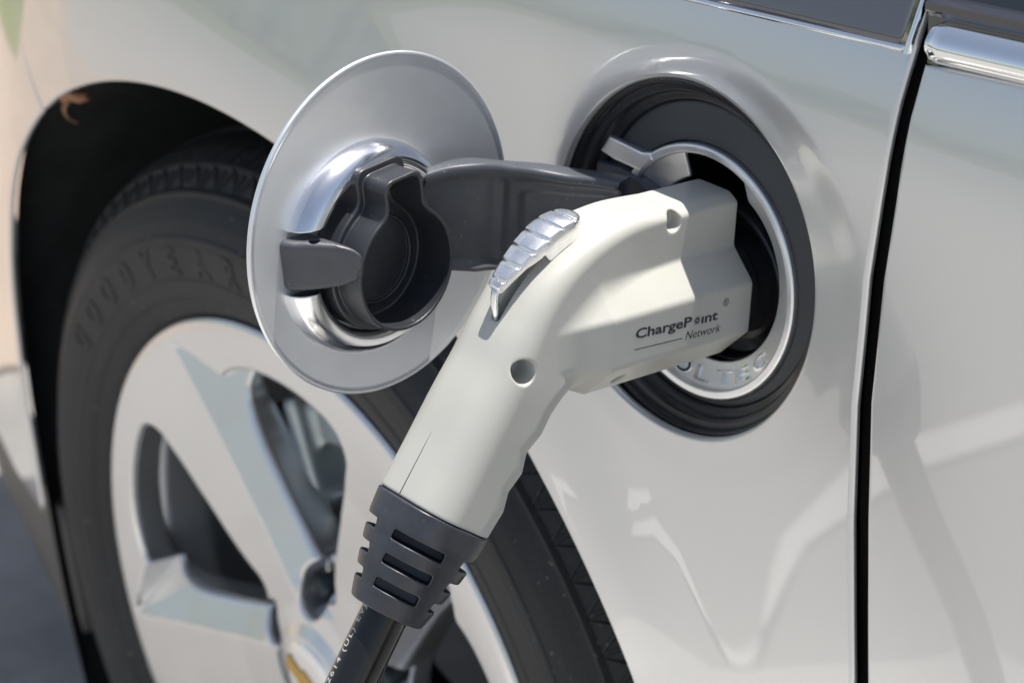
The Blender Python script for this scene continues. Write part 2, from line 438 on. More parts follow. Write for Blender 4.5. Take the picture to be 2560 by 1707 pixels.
# ------------------------------------------------------------------ car
car = thing('car', 'silver car with its round charge flap swung open between front wheel and door', 'car', (0, .9, 0))
seamL = [(.4530, .25), (.4488, .572), (.4395, .640), (.4352, .688), (.4345, .741), (.4368, .782), (.4376, .812), (.4385, .8265)]
seamR = [(.4605, .25), (.4555, .575), (.4465, .644), (.4415, .693), (.4412, .743), (.4430, .776), (.4434, .808), (.4440, .8258)]
LIP = .0025
def shift(pl, d): return [(x + d, z) for x, z in pl]
TH = np.linspace(math.radians(-12), math.radians(123.2), 150)
arc_f = [(archR(t) + LIP) * np.array([math.cos(t), math.sin(t)]) + np.array([0, .33]) for t in TH]
TB = np.linspace(math.radians(123.9), math.radians(187.5), 70)
arc_b = [(archR(t) + LIP) * np.array([math.cos(t), math.sin(t)]) + np.array([0, .33]) for t in TB]
gap_l = [(-.261, .668), (-.277, .685), (-.29, .75), (-.31, .90)]
fender = shift(seamL, -LIP) + [(.4362, .845), (.4372, .90)] + gap_l[::-1] + [tuple(p) for p in arc_f[::-1]] + [(.385, .25)]
port_loop = []
for t in np.linspace(0, 2 * math.pi, 160, endpoint=False):
    p = PF(np.array([[(76 + 2.5) * math.cos(t), 0, (76 + 2.5) * math.sin(t)]]))[0]; port_loop.append((p[0], p[2]))
fen = panel('front_fender', fender, [port_loop], .007, M['paint'], car, lips=[.0025, .0025], deep=.0028, fine=(.34, .715, .13, .0035))
bumper = [(-.9, .27), (-.47, .262), (arc_b[-1][0] - .004, .283)] + [tuple(p) for p in arc_b[::-1]] + [(x - .004, z) for x, z in gap_l] + [(-.9, .88)]
bump = panel('front_bumper', bumper[::-1], [], .012, M['paint'], car, lip=.0025, deep=.0028)
dam = [(-.9, .17), (-.40, .165), (-.35, .20)] + [tuple(((archR(t) - .004) * math.cos(t), .33 + (archR(t) - .004) * math.sin(t))) for t in np.linspace(math.radians(202), math.radians(188), 8)] + [(-.47, .255), (-.9, .262)]
V = []
d_ = panel('air_dam', dam, [], .012, M['air_dam'], car, lip=.003, deep=.02)
for v in d_.data.vertices: v.co.y += .012
door = shift(seamR, LIP)[::-1] + [(1.45, .25), (1.45, .875), (.75, .846)]
dr = panel('front_door', door, [], .010, M['paint'], car, lip=LIP, deep=.0028)
# dark seal behind the shut line
gl = [(x, z) for x, z in seamL] + [(.4388, .87)]
V = []; F = []
for i, (x, z) in enumerate(gl):
    for dx in (-.006, .014):
        V.append((x + dx, S(x, z) + .011, z))
    if i: F.append((2 * i - 2, 2 * i - 1, 2 * i + 1, 2 * i))
mesh('door_gap_seal', V, F, M['seam'], car)
# strip above the fender (dark gloss panel with a chrome bead) and door moulding
def bz(x): return .8288 + .054 * (x - .437)
def strip(name, x0, x1, lo, hi, prof, material, parent, n=60, endr=0.0):
    """prof: list of (v 0..1, out m); follows body surface"""
    V = []; F = []; k = len(prof)
    for i in range(n):
        t = i / (n - 1); x = x0 + (x1 - x0) * t; zl, zh = lo(x), hi(x); c = (zl + zh) / 2
        sc = 1.0
        if endr > 0:
            d = min(x - x0, (x1 - x) if x1 < .6 else 1)
            if d < endr: sc = .62 + .38 * math.sqrt(max(0, 1 - (1 - d / endr) ** 2))
        for v, o in prof:
            z = c + (zl - c + (zh - zl) * v) * sc
            V.append((x, float(S(x, z, False)) - o * (sc if endr > 0 else 1), z))
        if i:
            for q in range(k - 1): F.append(((i - 1) * k + q, (i - 1) * k + q + 1, i * k + q + 1, i * k + q))
    F.append(list(range(k))); F.append([(n - 1) * k + q for q in range(k)][::-1])
    return mesh(name, V, F, material, parent)
st = strip('fender_trim', .20, .4352, lambda x: bz(x) + .0022, lambda x: bz(x) + .055, [(0, -.004), (0, .0004), (.02, .0012)] + [(v_, .0016) for v_ in np.linspace(.06, .97, 14)] + [(1, .0010), (1, -.004)], M['trim'], car)
bead = [(0, -.006), (0, 0), (.15, .0011), (.5, .0016), (.85, .0011), (1, 0), (1, -.006)]
strip('chrome_bead', .20, .4368, lambda x: bz(x) + .0002, lambda x: bz(x) + .0030, bead, M['chrome'], st)
V = []; F = []
for i, z in enumerate(np.linspace(.8290, .885, 20)):
    for dx, o in ((-.0016, .0006), (-.0010, .0018), (0, .0020), (.0010, .0012), (.0014, -.006)):
        x = .4362 + dx + .03 * (z - .829); V.append((x, float(S(x, z, False)) - o, z))
    if i:
        for q in range(4): F.append(((i - 1) * 5 + q, (i - 1) * 5 + q + 1, i * 5 + q + 1, i * 5 + q))
mesh('chrome_bead', V, F, M['chrome'], st)
md = [(0, -.004), (.02, .0005), (.06, .0024), (.15, .0042), (.3, .0058), (.5, .0066), (.7, .0060), (.85, .0046), (.94, .0026), (.98, .0006), (1, -.004)]
strip('door_moulding', .4452, 1.45, lambda x: bz(x) - .0012, lambda x: bz(x) + .0150, md, M['chrome'], car, n=240, endr=.006)
V = []; F = []
for i, x in enumerate(np.linspace(.4415, 1.45, 40)):
    z0 = bz(x) - .004
    y0 = float(S(x, z0, False))
    for dy, dz in ((.006, 0), (.006, .019), (.004, .0215), (.004, .0245), (.010, .026), (.012, .030), (.16, .26)): V.append((x, y0 + dy, z0 + dz))
    if i:
        for q in range(6): F.append(((i - 1) * 7 + q, (i - 1) * 7 + q + 1, i * 7 + q + 1, i * 7 + q))
gls = mesh('side_window', V, F, M['glass'], car, smooth=False)
# bonnet, far side, floor : closed bulk of the car behind the visible skin
V = []; F = []
prof = [(0, 0), (.05, .03), (.16, .055), (.35, .075), (.75, .085), (1.15, .075), (1.38, .045), (1.46, 0), (1.50, -.25), (1.46, -.62), (1.2, -.74), (.34, -.74), (.33, -.45), (.34, -.10)]
xs = np.linspace(-.86, .44, 27)
for i, x in enumerate(xs):
    zt = .905 if x < .20 else .885
    y0 = float(base(x, .90)) + .004
    for (yy, dz) in prof: V.append((x, y0 + yy * (1.62 - y0) / 1.5, zt - .02 + dz + .05 * (x + .2) * (dz > 0)))
    k = len(prof)
    if i:
        for q in range(k): r = (q + 1) % k; F.append(((i - 1) * k + q, (i - 1) * k + r, i * k + r, i * k + q))
F.append([q for q in range(k)]); F.append([(len(xs) - 1) * k + q for q in range(k)][::-1])
mesh('bonnet', V, F, M['paint'], car, smooth=False)
V = [(x, y, z) for x in (.442, 3.0) for y, z in ((.06, .20), (.075, .82), (.30, 1.30), (.45, 1.42), (1.2, 1.42), (1.55, .9), (1.6, .2))]
F = [(i, (i + 1) % 7, 7 + (i + 1) % 7, 7 + i) for i in range(7)] + [tuple(range(7)), tuple(range(13, 6, -1))]
mesh('cabin', V, F, M['glass'], car, smooth=False)

# wheel arch liner
WC = np.array([0, 0, .33])
def WF(P):   # wheel frame mm (x, depth into car, z)
    return WC + np.asarray(P, float) / 1000
V = []; F = []
angs = np.linspace(math.radians(-30), math.radians(215), 130)
for i, t in enumerate(angs):
    rr = float(archR(t)) + .003; y0 = float(S(rr * math.cos(t), .33 + rr * math.sin(t))) + .0055
    for (r_, y_) in ((rr - .001, y0), (rr + .016, y0 + .012), (rr + .020, y0 + .03), (rr + .020, .36), (.02, .365)):
        V.append((r_ * math.cos(t), y_, .33 + r_ * math.sin(t)))
    if i:
        for q in range(4): F.append(((i - 1) * 5 + q, (i - 1) * 5 + q + 1, i * 5 + q + 1, i * 5 + q))
mesh('wheel_arch_liner', V, F, M['liner'], car)

# tyre
tp = [(228, 16), (231, 12), (236, 9.5), (240, 10.5), (241.5, 9), (246, 7.2), (250.5, 6.4), (251, 5.7), (253, 5.7), (253.5, 6.2), (262, 4.6), (272, 4.2), (276, 4.5), (276.6, 3.8), (279, 3.9), (279.6, 4.6), (288, 6), (296, 9), (302, 12.5), (303, 11.2), (306, 12.5), (307, 15), (312, 18.5), (318, 23.5), (319, 22.5), (322, 25), (324, 29), (328, 35), (331, 44), (333, 56), (333.5, 62), (326, 63), (326, 69), (334, 70), (335, 92), (327, 93), (327, 101), (335, 102), (335, 128), (327, 129), (327, 137), (335, 138), (333, 170), (326, 200), (290, 222), (230, 205)]
def RM(r): return r if r < 276 else 276 + (r - 276) * .85
tp = [(226.4, 20), (229, 16.5), (233, 13.5)] + tp[3:]
tp = [(RM(r), y + float(np.interp(r, [274, 300, 340], [0, 7, 7])) * (y < 60)) for r, y in tp]
ty = lathe('tyre', arc_pts(tp, 1.2, 4), 240, WF, M['tyre'], car)
def tprof(r): 
    a = np.array(tp[:28]); return np.interp(r, a[:, 0], a[:, 1])
# raised rubber lettering
LET = []
for i, ch in enumerate('GOODYEAR'):
    v, f = text_geo(ch, 23, bold=.9, res=3); w = v[:, 0].max() + v[:, 0].min()
    v[:, 0] -= w / 2
    th = math.radians(144.5 - i * 7.1); v[:, 0] *= .92
    rr = 256.5 + v[:, 1] * .98; aa = th - v[:, 0] / 262
    top = np.c_[rr * np.cos(aa), tprof(rr) - .65, rr * np.sin(aa)]; bot = top + np.array([0, 1.4, 0])
    n = len(v); E = {}
    for q in f:
        for a, b in zip(q, q[1:] + q[:1]):
            E[(a, b)] = 1
    F2 = [q for q in f] + [[a, b, b + n, a + n] for (a, b) in E if (b, a) not in E]
    LET.append((np.concatenate([top, bot]), F2))
v, f = join_geo(LET)
merge(ty, mesh('tyre_lettering', WF(v), f, M['tyre'], ty, smooth=False))
# decorative ribbed band close to the shoulder + tread blocks
parts = []
def tick(r0, t0, r1, t1, wd=.9, h=1.0):
    r0, r1 = RM(r0), RM(r1)
    a = np.array([r0 * math.cos(t0), r0 * math.sin(t0)]); b = np.array([r1 * math.cos(t1), r1 * math.sin(t1)]); d = (b - a) / np.linalg.norm(b - a); nn = np.array([-d[1], d[0]]) * wd
    P = []
    for base_, sgn in ((a, 1), (b, 1)):
        for w_ in (-1, 1):
            for hh in (0, 1):
                q = base_ + nn * w_ * (1 if not hh else .6); rr = np.hypot(*q); P.append((q[0], tprof(rr) + .4 - hh * (h + .4), q[1]))
    parts.append((np.array(P), [[0, 1, 3, 2], [4, 6, 7, 5], [0, 4, 5, 1], [2, 3, 7, 6], [1, 5, 7, 3]]))
for k in range(96):
    t = math.radians(k * 3.75); dt = math.radians(3.75)
    tick(307.5, t, 320, t + dt * .42)
    tick(320, t + dt * .42, 307.5, t + dt * .80)
    for j in range(2): tick(309, t + dt * (.86 + .11 * j), 318, t + dt * (.84 + .11 * j), .7)
    tick(306.3, t, 306.3, t + dt, 1.0, .8)
    tick(321.2, t, 321.2, t + dt, .8, .8)
v, f = join_geo(parts); merge(ty, mesh('tread_shoulder_pattern', WF(v), f, M['tyre'], ty, smooth=False))
parts = []
for k in range(120):
    t = math.radians(k * 3)
    for (ya, yb, sk) in ((28, 60, .012), (72, 90, -.02), (104, 127, .02)):
        P = []
        for yy, rad in ((ya, np.interp(yy, [28, 44, 60], [325.5, 331.8, 334]) if (yy := ya) < 60 else 335.6), (yb, 335.6)):
            for dd in (-.0035, .0035):
                rad_ = RM(rad) + .15; aa = t + dd + sk * (yy - ya) / 30; P.append((rad_ * math.cos(aa), yy, rad_ * math.sin(aa)))
        parts.append((np.array(P), [[0, 1, 3, 2]]))
v, f = join_geo(parts); merge(ty, mesh('tread_sipes', WF(v), f, M['seam'], ty, smooth=False))

# alloy wheel
WIN = [(-160, 112), (-181, 80), (-194, 35), (-190, -4), (-170, -14), (-105, 5), (-62, 20), (-54, 38), (-75, 46), (-90, 57), (-131, 90)]
def rot2(x, z, a): return x * math.cos(a) - z * math.sin(a), x * math.sin(a) + z * math.cos(a)
def chaikin(P, n=2):
    P = np.array(P, float)
    for _ in range(n):
        Q = np.roll(P, -1, 0); P = np.stack([.75 * P + .25 * Q, .25 * P + .75 * Q], 1).reshape(-1, 2)
    return P
WINs = chaikin(WIN, 2)
def wheel_f(x, y, z):
    r = np.hypot(x, z)
    front = np.interp(r, [0, 30, 38, 48, 90, 160, 206, 212, 220, 229], [14, 14, 19, 21, 20.5, 17, 13.5, 13.2, 13, 13.5])
    th = np.interp(r, [0, 60, 160, 210, 230], [42, 36, 30, 20, 12])
    win = np.full(np.shape(x), 1e9); slope = np.zeros(np.shape(x)); lug = np.full(np.shape(x), 1e9)
    for k in range(5):
        a = math.radians(72 * k); xr, zr = rot2(x, z, a)
        win = np.minimum(win, poly_sdf(xr, zr, WINs) - 4)
        ex, ez = 170 / 178.4, 54 / 178.4
        dl = -(xr + 222) * ez + (zr + 56) * ex           # distance above the ridge of the neighbouring spoke
        m_ = np.clip((-xr - 42) / 22, 0, 1) * np.clip(1 - ((xr + 214) * -.9 + (zr + 53) * .44 + 3) / 3, 0, 1)
        reg = (dl > 0) & (zr < np.interp(xr, [-230, -190, -105, -62, -40], [6, 6, 14, 28, 36])) & (xr < -40)
        slope = np.maximum(slope, np.where(reg, dl * .72 * m_, 0))
        la = math.radians(168); c_, s_ = math.cos(la), math.sin(la)
        q1, q2 = xr * c_ + zr * s_ - 57, -xr * s_ + zr * c_
        lug = np.minimum(lug, np.hypot(np.maximum(np.abs(q1) - 4, 0), q2) - 11.5)
    rimfade = np.clip((219 - r) / 4, 0, 1)
    sf = slope * rimfade
    b = smax((front + sf - y) * .75, (y - front - th - sf * .3) * .8, 2)
    b = smax(b, r - 225, 1.5)
    b = smax(b, -win, 3)
    b = smax(b, -smax(lug, y - 44, 1), 2.5)
    return b
rim = sdf_mesh('wheel_rim', wheel_f, (-232, 8, -232), (232, 70, 232), 1.7, WF, M['rim'], car)
bp = [(218, 17), (225, 14), (227.5, 15), (226, 24), (213, 30), (207, 44), (202, 70), (204, 190), (232, 200)]
lathe('rim_barrel', arc_pts(bp, 3, 4), 160, WF, M['rim'], rim)
lathe('rim_edge', arc_pts([(215, 19), (218, 14), (221, 13.4), (224, 13), (226.8, 14.5), (227.5, 22)], 2, 5), 200, WF, M['chrome'] if False else M['rim'], rim)
for k in range(5):
    a = math.radians(168 - 72 * k); c = (57 * math.cos(a), 57 * math.sin(a))
    pr = [(0, 30), (5.5, 30), (7.5, 32), (7.5, 50)]
    lathe('lug_nut', pr, 6, lambda P, c=c: WF(np.asarray(P) + np.array([c[0], 0, c[1]])), M['rotor'], rim)
cap = lathe('centre_cap', arc_pts([(0, 11), (20, 11.3), (26, 12.5), (29, 15), (30.5, 20), (31, 26)], 2, 5), 64, WF, M['satin'], rim)
bt = [(-22, -5), (-8, -5), (-7, -8.5), (9, -8.5), (8, -5), (22, -5), (19, 5), (8, 5), (7, 8.5), (-9, 8.5), (-8, 5), (-25, 5)]
aR = math.radians(-28)
BT = [rot2(x * .9, z * .9, aR) for x, z in bt]
v = np.array([(x, 10.3, z) for x, z in BT] + [(x, 13, z) for x, z in BT]); n = len(BT)
mesh('emblem', WF(v), [list(range(n))] + [[i, (i + 1) % n, n + (i + 1) % n, n + i] for i in range(n)], M['gold'], rim, smooth=False)
lathe('brake_disc', arc_pts([(70, 92), (72, 100), (140, 100), (140, 124), (60, 124)], 1, 3), 96, WF, M['rotor'], car)
def cal_f(x, y, z):
    r = np.hypot(x, z); a = np.arctan2(z, x)
    b = smax(smax(np.abs(r - 130) - 30, np.abs(a - math.radians(99)) * 130 - 42, 8), np.abs(y - 96) - 34, 9)
    b = smax(b, -(smax(smax(np.abs(r - 118) - 15, np.abs(a - math.radians(103)) * 120 - 22, 5), y - 84, 5)), 5)
    xr, zr = rot2(x, z, math.radians(-18))
    rib = rbox(xr, y, zr, (-6, 64, 128), (7, 14, 38), 5)
    return smin(b, rib, 8)
cal = sdf_mesh('brake_caliper', cal_f, (-150, 45, 40), (60, 140, 190), 2.5, WF, M['caliper'], car)
def pad_f(x, y, z):
    xr, zr = rot2(x, z, math.radians(-35))
    return rbox(xr, y, zr, (-14, 70, 142), (22, 26, 20), 4)
sdf_mesh('brake_pad_carrier', pad_f, (-150, 35, 40), (20, 110, 200), 2.5, WF, M['black'], cal)

# ------------------------------------------------------------------ charge port
ho = lathe('port_housing', arc_pts([(79, -6), (76.6, -4.5), (75.6, -4.2), (74.6, -5), (74.0, -8), (71.5, -8.4), (70.6, -9), (69.6, -12), (66.4, -13.2), (65.8, -15.6), (64.5, -16.2), (57.5, -16.2), (56.4, -16.6), (56.2, -22), (50, -22)], .7, 4), 180, PF, M['gloss_black'], car)
BC = (0.5, -7.5)
V = []; F = []
pl = arc_pts([(0, -17), (.02, -15.6), (.06, -14.9), (.94, -14.0), (.985, -14.4), (1, -18)], .5, 3); k = len(pl)
for i, t in enumerate(np.linspace(0, 2 * math.pi, 180, endpoint=False)):
    o = np.array([66 * math.cos(t), 66 * math.sin(t)]); q = np.array([BC[0] + 56.0 * math.cos(t), BC[1] + 56.0 * math.sin(t)])
    for u, a in pl: pt = o + (q - o) * u; V.append((pt[0], a, pt[1]))
    j = (i + 1) % 180
    for e in range(k - 1): F.append((i * k + e, i * k + e + 1, j * k + e + 1, j * k + e))
mesh('port_plate', PF(np.array(V)), F, M['plate'], ho)
def bez_f(x, a, s):
    X, Z = x - BC[0], s - BC[1]; r = np.hypot(X, Z)
    ring = np.hypot(np.maximum(np.abs(r - 53.5) - 1.35, 0), np.maximum(np.abs(a + 13.4) - 1.6, 0)) - .45
    fa = np.interp(r, [36, 44, 51.5, 53], [-21.0, -17.8, -14.6, -14.0])
    bowl = smax(smax((a - fa) * .9, -(a - fa + 1.8) * .9, .4), r - 53, .4)
    hole = smin(r - 40, rbox(x, a * 0, s, (1.5, 0, 20), (17, 9, 23), 4), 1)
    bowl = smax(bowl, -hole, .8)
    tab = smax(poly_sdf(x, s, [(-64, 29), (-59, 36.5), (-38, 35.0), (-33.2, 36.2), (-31, 33.5), (-36, 26.8), (-55, 27.3)]) , np.abs(a + 13.2) - 1.6, 1.4) - .4
    return smin(smax(tab, 51.8 - r, .3), bowl, .5)
bez = sdf_mesh('chrome_bezel', bez_f, (-68, -24, -66), (58, -9, 52), .5, PF, M['bezel'], ho)
lathe('bezel_ring', arc_pts([(50.9, -17), (51.0, -12.9), (51.7, -11.9), (54.6, -11.7), (55.5, -12.6), (55.6, -18)], .7, 5), 220, lambda P: PF(np.asarray(P) + np.array([BC[0], 0, BC[1]])), M['bezel'], bez)
lt = []
cx = 0
for i, ch in enumerate('VOLTEC'):
    v, f = text_geo(ch, 8.6, bold=.05, res=3, extrude=.0)
    v, f = subdiv(v, f, 1.2); v[:, 0] *= 9.2 / 1.5 / (v[:, 0].max() - v[:, 0].min())
    v[:, 0] -= (v[:, 0].max() + v[:, 0].min()) / 2; v[:, 0] *= 1.5
    th = math.radians(-116 + i * 15.2)
    rr = 42.8 + (6.5 - v[:, 1]) * 1.0 ; aa = th + v[:, 0] / 47
    def lay(dh):
        r_ = rr; fa = np.interp(r_, [36, 44, 51.5, 53], [-21.0, -17.8, -14.6, -14.0]) + dh
        return np.c_[BC[0] + r_ * np.cos(aa), fa, BC[1] + r_ * np.sin(aa)]
    top, bot = lay(.85), lay(-.3); n = len(v); E = {}
    for q in f:
        for a, b in zip(q, q[1:] + q[:1]): E[(a, b)] = 1
    lt.append((np.concatenate([top, bot]), [q for q in f] + [[a, b, b + n, a + n] for (a, b) in E if (b, a) not in E]))
v, f = join_geo(lt); mesh('bezel_lettering', PF(v), f, M['chrome'], bez, smooth=False)
lathe('socket_cavity', [(56, -20), (52, -21), (51, -60), (0, -60)], 90, lambda P: PF(np.asarray(P) + np.array([BC[0], 0, BC[1]])), M['gloss_black'], ho)
INL = lambda P: PF(np.asarray(P, float) + np.array([0, 0, -15.5]))
lathe('charge_inlet', arc_pts([(36, -48), (36, -30), (35, -27.5), (33.6, -27), (32.4, -28), (32, -34), (26, -36), (0, -36)], 1, 4), 90, INL, M['gloss_black'], ho)
# hinge block inside the port
HUBP = [(-66, -20), (-65, 24), (-50, 25.0), (-38, 23.5), (-29, 18.5), (-21, 10.5), (-28.5, 2), (-31, -20)]
def hub_f(x, a, s): return smax(poly_sdf(x, s, HUBP), np.abs(a + 15.5) - 5.5 , 1.5)
sdf_mesh('hinge_block', hub_f, (-70, -24, -24), (-16, -7, 30), .8, PF, M['latch'], ho)

# ------------------------------------------------------------------ open flap
fl = lathe('charge_flap', arc_pts([(0, -1.3), (70.8, -1.2), (73.2, -1.0), (73.6, 0), (73.2, .9), (72.3, 1.15), (71.3, .75), (70.6, .55), (40, .35), (0, .35)], .4, 4), 200,
           lambda P: DF(np.asarray(P)[:, [0, 2, 1]]), M['paint_in'], car)
CC = (10.5, -6)
def cup_f(b, w, m):
    r = np.hypot(b - CC[0], w - CC[1])
    h = np.where(r > 37.5, 10.8 * np.sqrt(np.maximum(1 - ((r - 37.5) / 8.6) ** 2, 0)) , 10.8 - (37.5 - r) ** 2 * .22)
    d = smax(smax((m - h) * .55, r - 45.9, .6), 34.0 - r, .8)
    d = smax(d, -(m + .2), .2)
    d = smax(d, -rbox(b, w, m, (55, 2.0, 5), (21, 13.0, 12), .8), .5)
    return d
cup = sdf_mesh('flap_cup', cup_f, (-38, -54, -1), (59, 42, 13), .55, DF, M['satin'], fl)
TC = (12.5, -9)
def key(b, w, off=0):
    return smin(np.hypot(b - TC[0], w - TC[1]) - 26.5 - off, smax(np.abs(b - 9.5) - 10.6 - off, smax(w - 31 - off, -w, 3), 5.5), 5)
def cap_f(b, w, m):
    k = key(b, w)
    wall = smax(smax(k, -(k + 1.7), .3), m - 27, .5)
    slv = smax(smax(key(b, w, 2.8), m - 13.5, 1), -(k + 1.2), .3)
    flo = smax(np.minimum(k, 0) + 0 * m + np.where(k > -1, k, -1), np.abs(m - 6) - 1, .5)
    ring = np.hypot(np.abs(np.hypot(b - TC[0], w - TC[1]) - 19) , m - 8) - .8
    d = smin(smin(wall, slv, .5), smin(flo, ring, .6), 1.2)
    return smax(d, -(m - .6), .2)
sc = sdf_mesh('sealing_cap', cap_f, (-20, -42, 0), (46, 38, 28.5), .5, DF, M['grey_pl'], fl)
def latch_f(b, w, m):
    d = rbox(b, w, m, (45, 1.5, 15), (11.5, 11.6, 17), 3.4)
    c = math.cos(math.radians(50)); s_ = math.sin(math.radians(50))
    d = smax(d, (b - 54.5) * s_ + (m - 6) * c, 4)                      # outboard face slants over the cup
    d = smax(d, -((b - 37) * .9 + (m - 20) * .0) - 2.0, 3)
    d = smax(d, (np.abs(w - 1.5) - np.interp(b, [32, 36, 42, 50], [3.5, 6.2, 10.0, 12.0])) * .85, 3)
    d = smax(d, m - 30.5 + .010 * (w - 2) ** 2, 4)
    hole = smax(np.hypot((b - 46.0), (m - 10.5) * 1.15) - 2.4, -(w - 5), .4)
    return smax(d, -hole, .4)
sdf_mesh('latch_handle', latch_f, (30, -12, .5), (60, 16, 33), .4, DF, M['latch'], fl)
# hinge arm : gooseneck band
path = smooth_curve([(.2520, -.0560, .7545), (.2556, -.0440, .7560), (.2592, -.0325, .7548), (.2606, -.0190, .7500), (.2655, -.0045, .7455), (.2760, .006, .7428), (.2870, .0115, .7430), (.2985, .0150, .7432)], 46)
V = []; F = []; k = None
for i, p in enumerate(path):
    t = path[min(i + 1, 45)] - path[max(i - 1, 0)]; t[2] = 0; t /= np.linalg.norm(t); nrm = np.array([t[1], -t[0], 0])   # towards the camera side
    q = i / 45; hgt = np.interp(q, [0, .25, .5, .75, 1], [.045, .049, .047, .040, .034]); th = float(np.interp(q, [0, .18, 1], [.0058, .0100, .0100]))
    prof = arc_pts([(-.5, -1), (.02, -1), (.5, -.985), (.5, -.95), (.18, -.90), (.18, -.86), (.18, -.80), (.18, -.30), (.18, -.24), (.18, -.14), (.5, -.085), (.5, -.03), (.42, 0), (-.42, 0), (-.5, -.04), (-.5, -1)], .06, 3) if k is None else prof
    k = len(prof)
    rec = 1.0 if .50 < q < .93 else 0.0
    for (u, w) in prof:
        if rec and -.86 < w < -.24 and u > 0: u -= .12
        if .36 < q < .42 and -.9 < w < -.14 and u > 0: u += .10
        V.append(p + nrm * u * th + np.array([0, .12, .993]) * (w * hgt))
    if i:
        for j in range(k - 1): F.append(((i - 1) * k + j, (i - 1) * k + j + 1, i * k + j + 1, i * k + j))
F.append(list(range(k))); F.append([45 * k + j for j in range(k)][::-1])
M['arm'] = mat('arm_plastic', (.066, .072, .086), .42, spec=.7, dust=(700, .70, .5), bump=(1300, .12, .0004), var=(90, .12), rvar=(70, .05))
arm = mesh('hinge_arm', V, F, M['arm'], fl)

# ------------------------------------------------------------------ charging plug
plug = thing('charging_plug', 'grey-white charging plug with silver thumb lever pushed into the car\'s port, black cable below', 'charging plug', tuple(PF(np.array([[0, 60, -10.]]))[0]))
HC = np.array([(-30, 12), (20, 12), (40, 9), (56, 3.5), (70, -6), (82, -17.5), (93, -31), (102, -42.3), (115, -62), (126, -78.6), (150, -114.9)], float)
hT = np.array([18.6, 18.6, 21.2, 23.3, 24.5, 22.5, 20.6, 20, 20, 20, 20]); hB = np.array([14, 14, 16, 20, 23, 23, 21, 20, 20, 20, 20]); hW = np.array([14.3, 14.5, 15.5, 17.2, 18.6, 19.8, 21, 21.5, 21.8, 22, 22])
def path_table(curve, lo, hi, h=.5):
    """distance table of a plane curve: (a, s, extra...) -> signed offset and interpolated extras"""
    ga = np.arange(lo[0], hi[0] + h, h); gs = np.arange(lo[1], hi[1] + h, h); A, Z = np.meshgrid(ga, gs, indexing='ij')
    best = np.full(A.shape, 1e9); out = np.zeros(A.shape + (curve.shape[1] - 1,)); acc = 0.
    L = np.r_[0, np.cumsum(np.hypot(np.diff(curve[:, 0]), np.diff(curve[:, 1])))]
    for i in range(len(curve) - 1):
        p, q = curve[i], curve[i + 1]; ex, ez = q[0] - p[0], q[1] - p[1]; L2 = ex * ex + ez * ez
        t = np.clip(((A - p[0]) * ex + (Z - p[1]) * ez) / L2, 0, 1); rx, rz = A - p[0] - ex * t, Z - p[1] - ez * t
        d = np.hypot(rx, rz); mk = d < best; best[mk] = d[mk]
        sg = np.where(ex * rz - ez * rx > 0, 1., -1.); out[..., 0][mk] = (d * sg)[mk]
        for e in range(curve.shape[1] - 2): out[..., 1 + e][mk] = (p[2 + e] + (q[2 + e] - p[2 + e]) * t)[mk]
    def look(a, s_):
        u = np.clip((a - lo[0]) / h, 0, len(ga) - 1.001); v = np.clip((s_ - lo[1]) / h, 0, len(gs) - 1.001)
        i, j = u.astype(int), v.astype(int); fu, fv = u - i, v - j; r = []
        for e in range(out.shape[-1]):
            o = out[..., e]; r.append(o[i, j] * (1 - fu) * (1 - fv) + o[i + 1, j] * fu * (1 - fv) + o[i, j + 1] * (1 - fu) * fv + o[i + 1, j + 1] * fu * fv)
        return r
    return look
hR = np.array([4.5, 4.5, 5.5, 7, 9, 11, 13, 14, 14.5, 14.5, 14.5])
HCs = smooth_curve(np.c_[HC, hT, hB, hW, hR], 260)
HT_look = path_table(HCs, (-32, -118), (158, 48))
WAVE_T = np.array([60, 73, 81, 90, 99, 107, 116, 124, 132, 140]); WAVE = np.array([0, -1.4, -1.2, .8, -1.3, 1.6, -.7, 1.9, 1.0, .4])
def octo(x, s, A):
    X, Z = np.abs(x), np.abs(s + 15.5)
    return smax(smax(X, Z, 1.1), (X + Z) * .7071, 1.1) - A
def handle_f(x, a, s):
    dp, T, B, W_, Rr = HT_look(a, s)
    tt = .552 * a - .834 * s
    B = B + np.interp(tt, WAVE_T, WAVE)
    h = np.where(dp > 0, T, B)
    qx, qy = np.abs(x) - W_ + Rr, np.abs(dp) - h + Rr
    return np.hypot(np.maximum(qx, 0), np.maximum(qy, 0)) + np.minimum(np.maximum(qx, qy), 0) - Rr
WT = np.interp
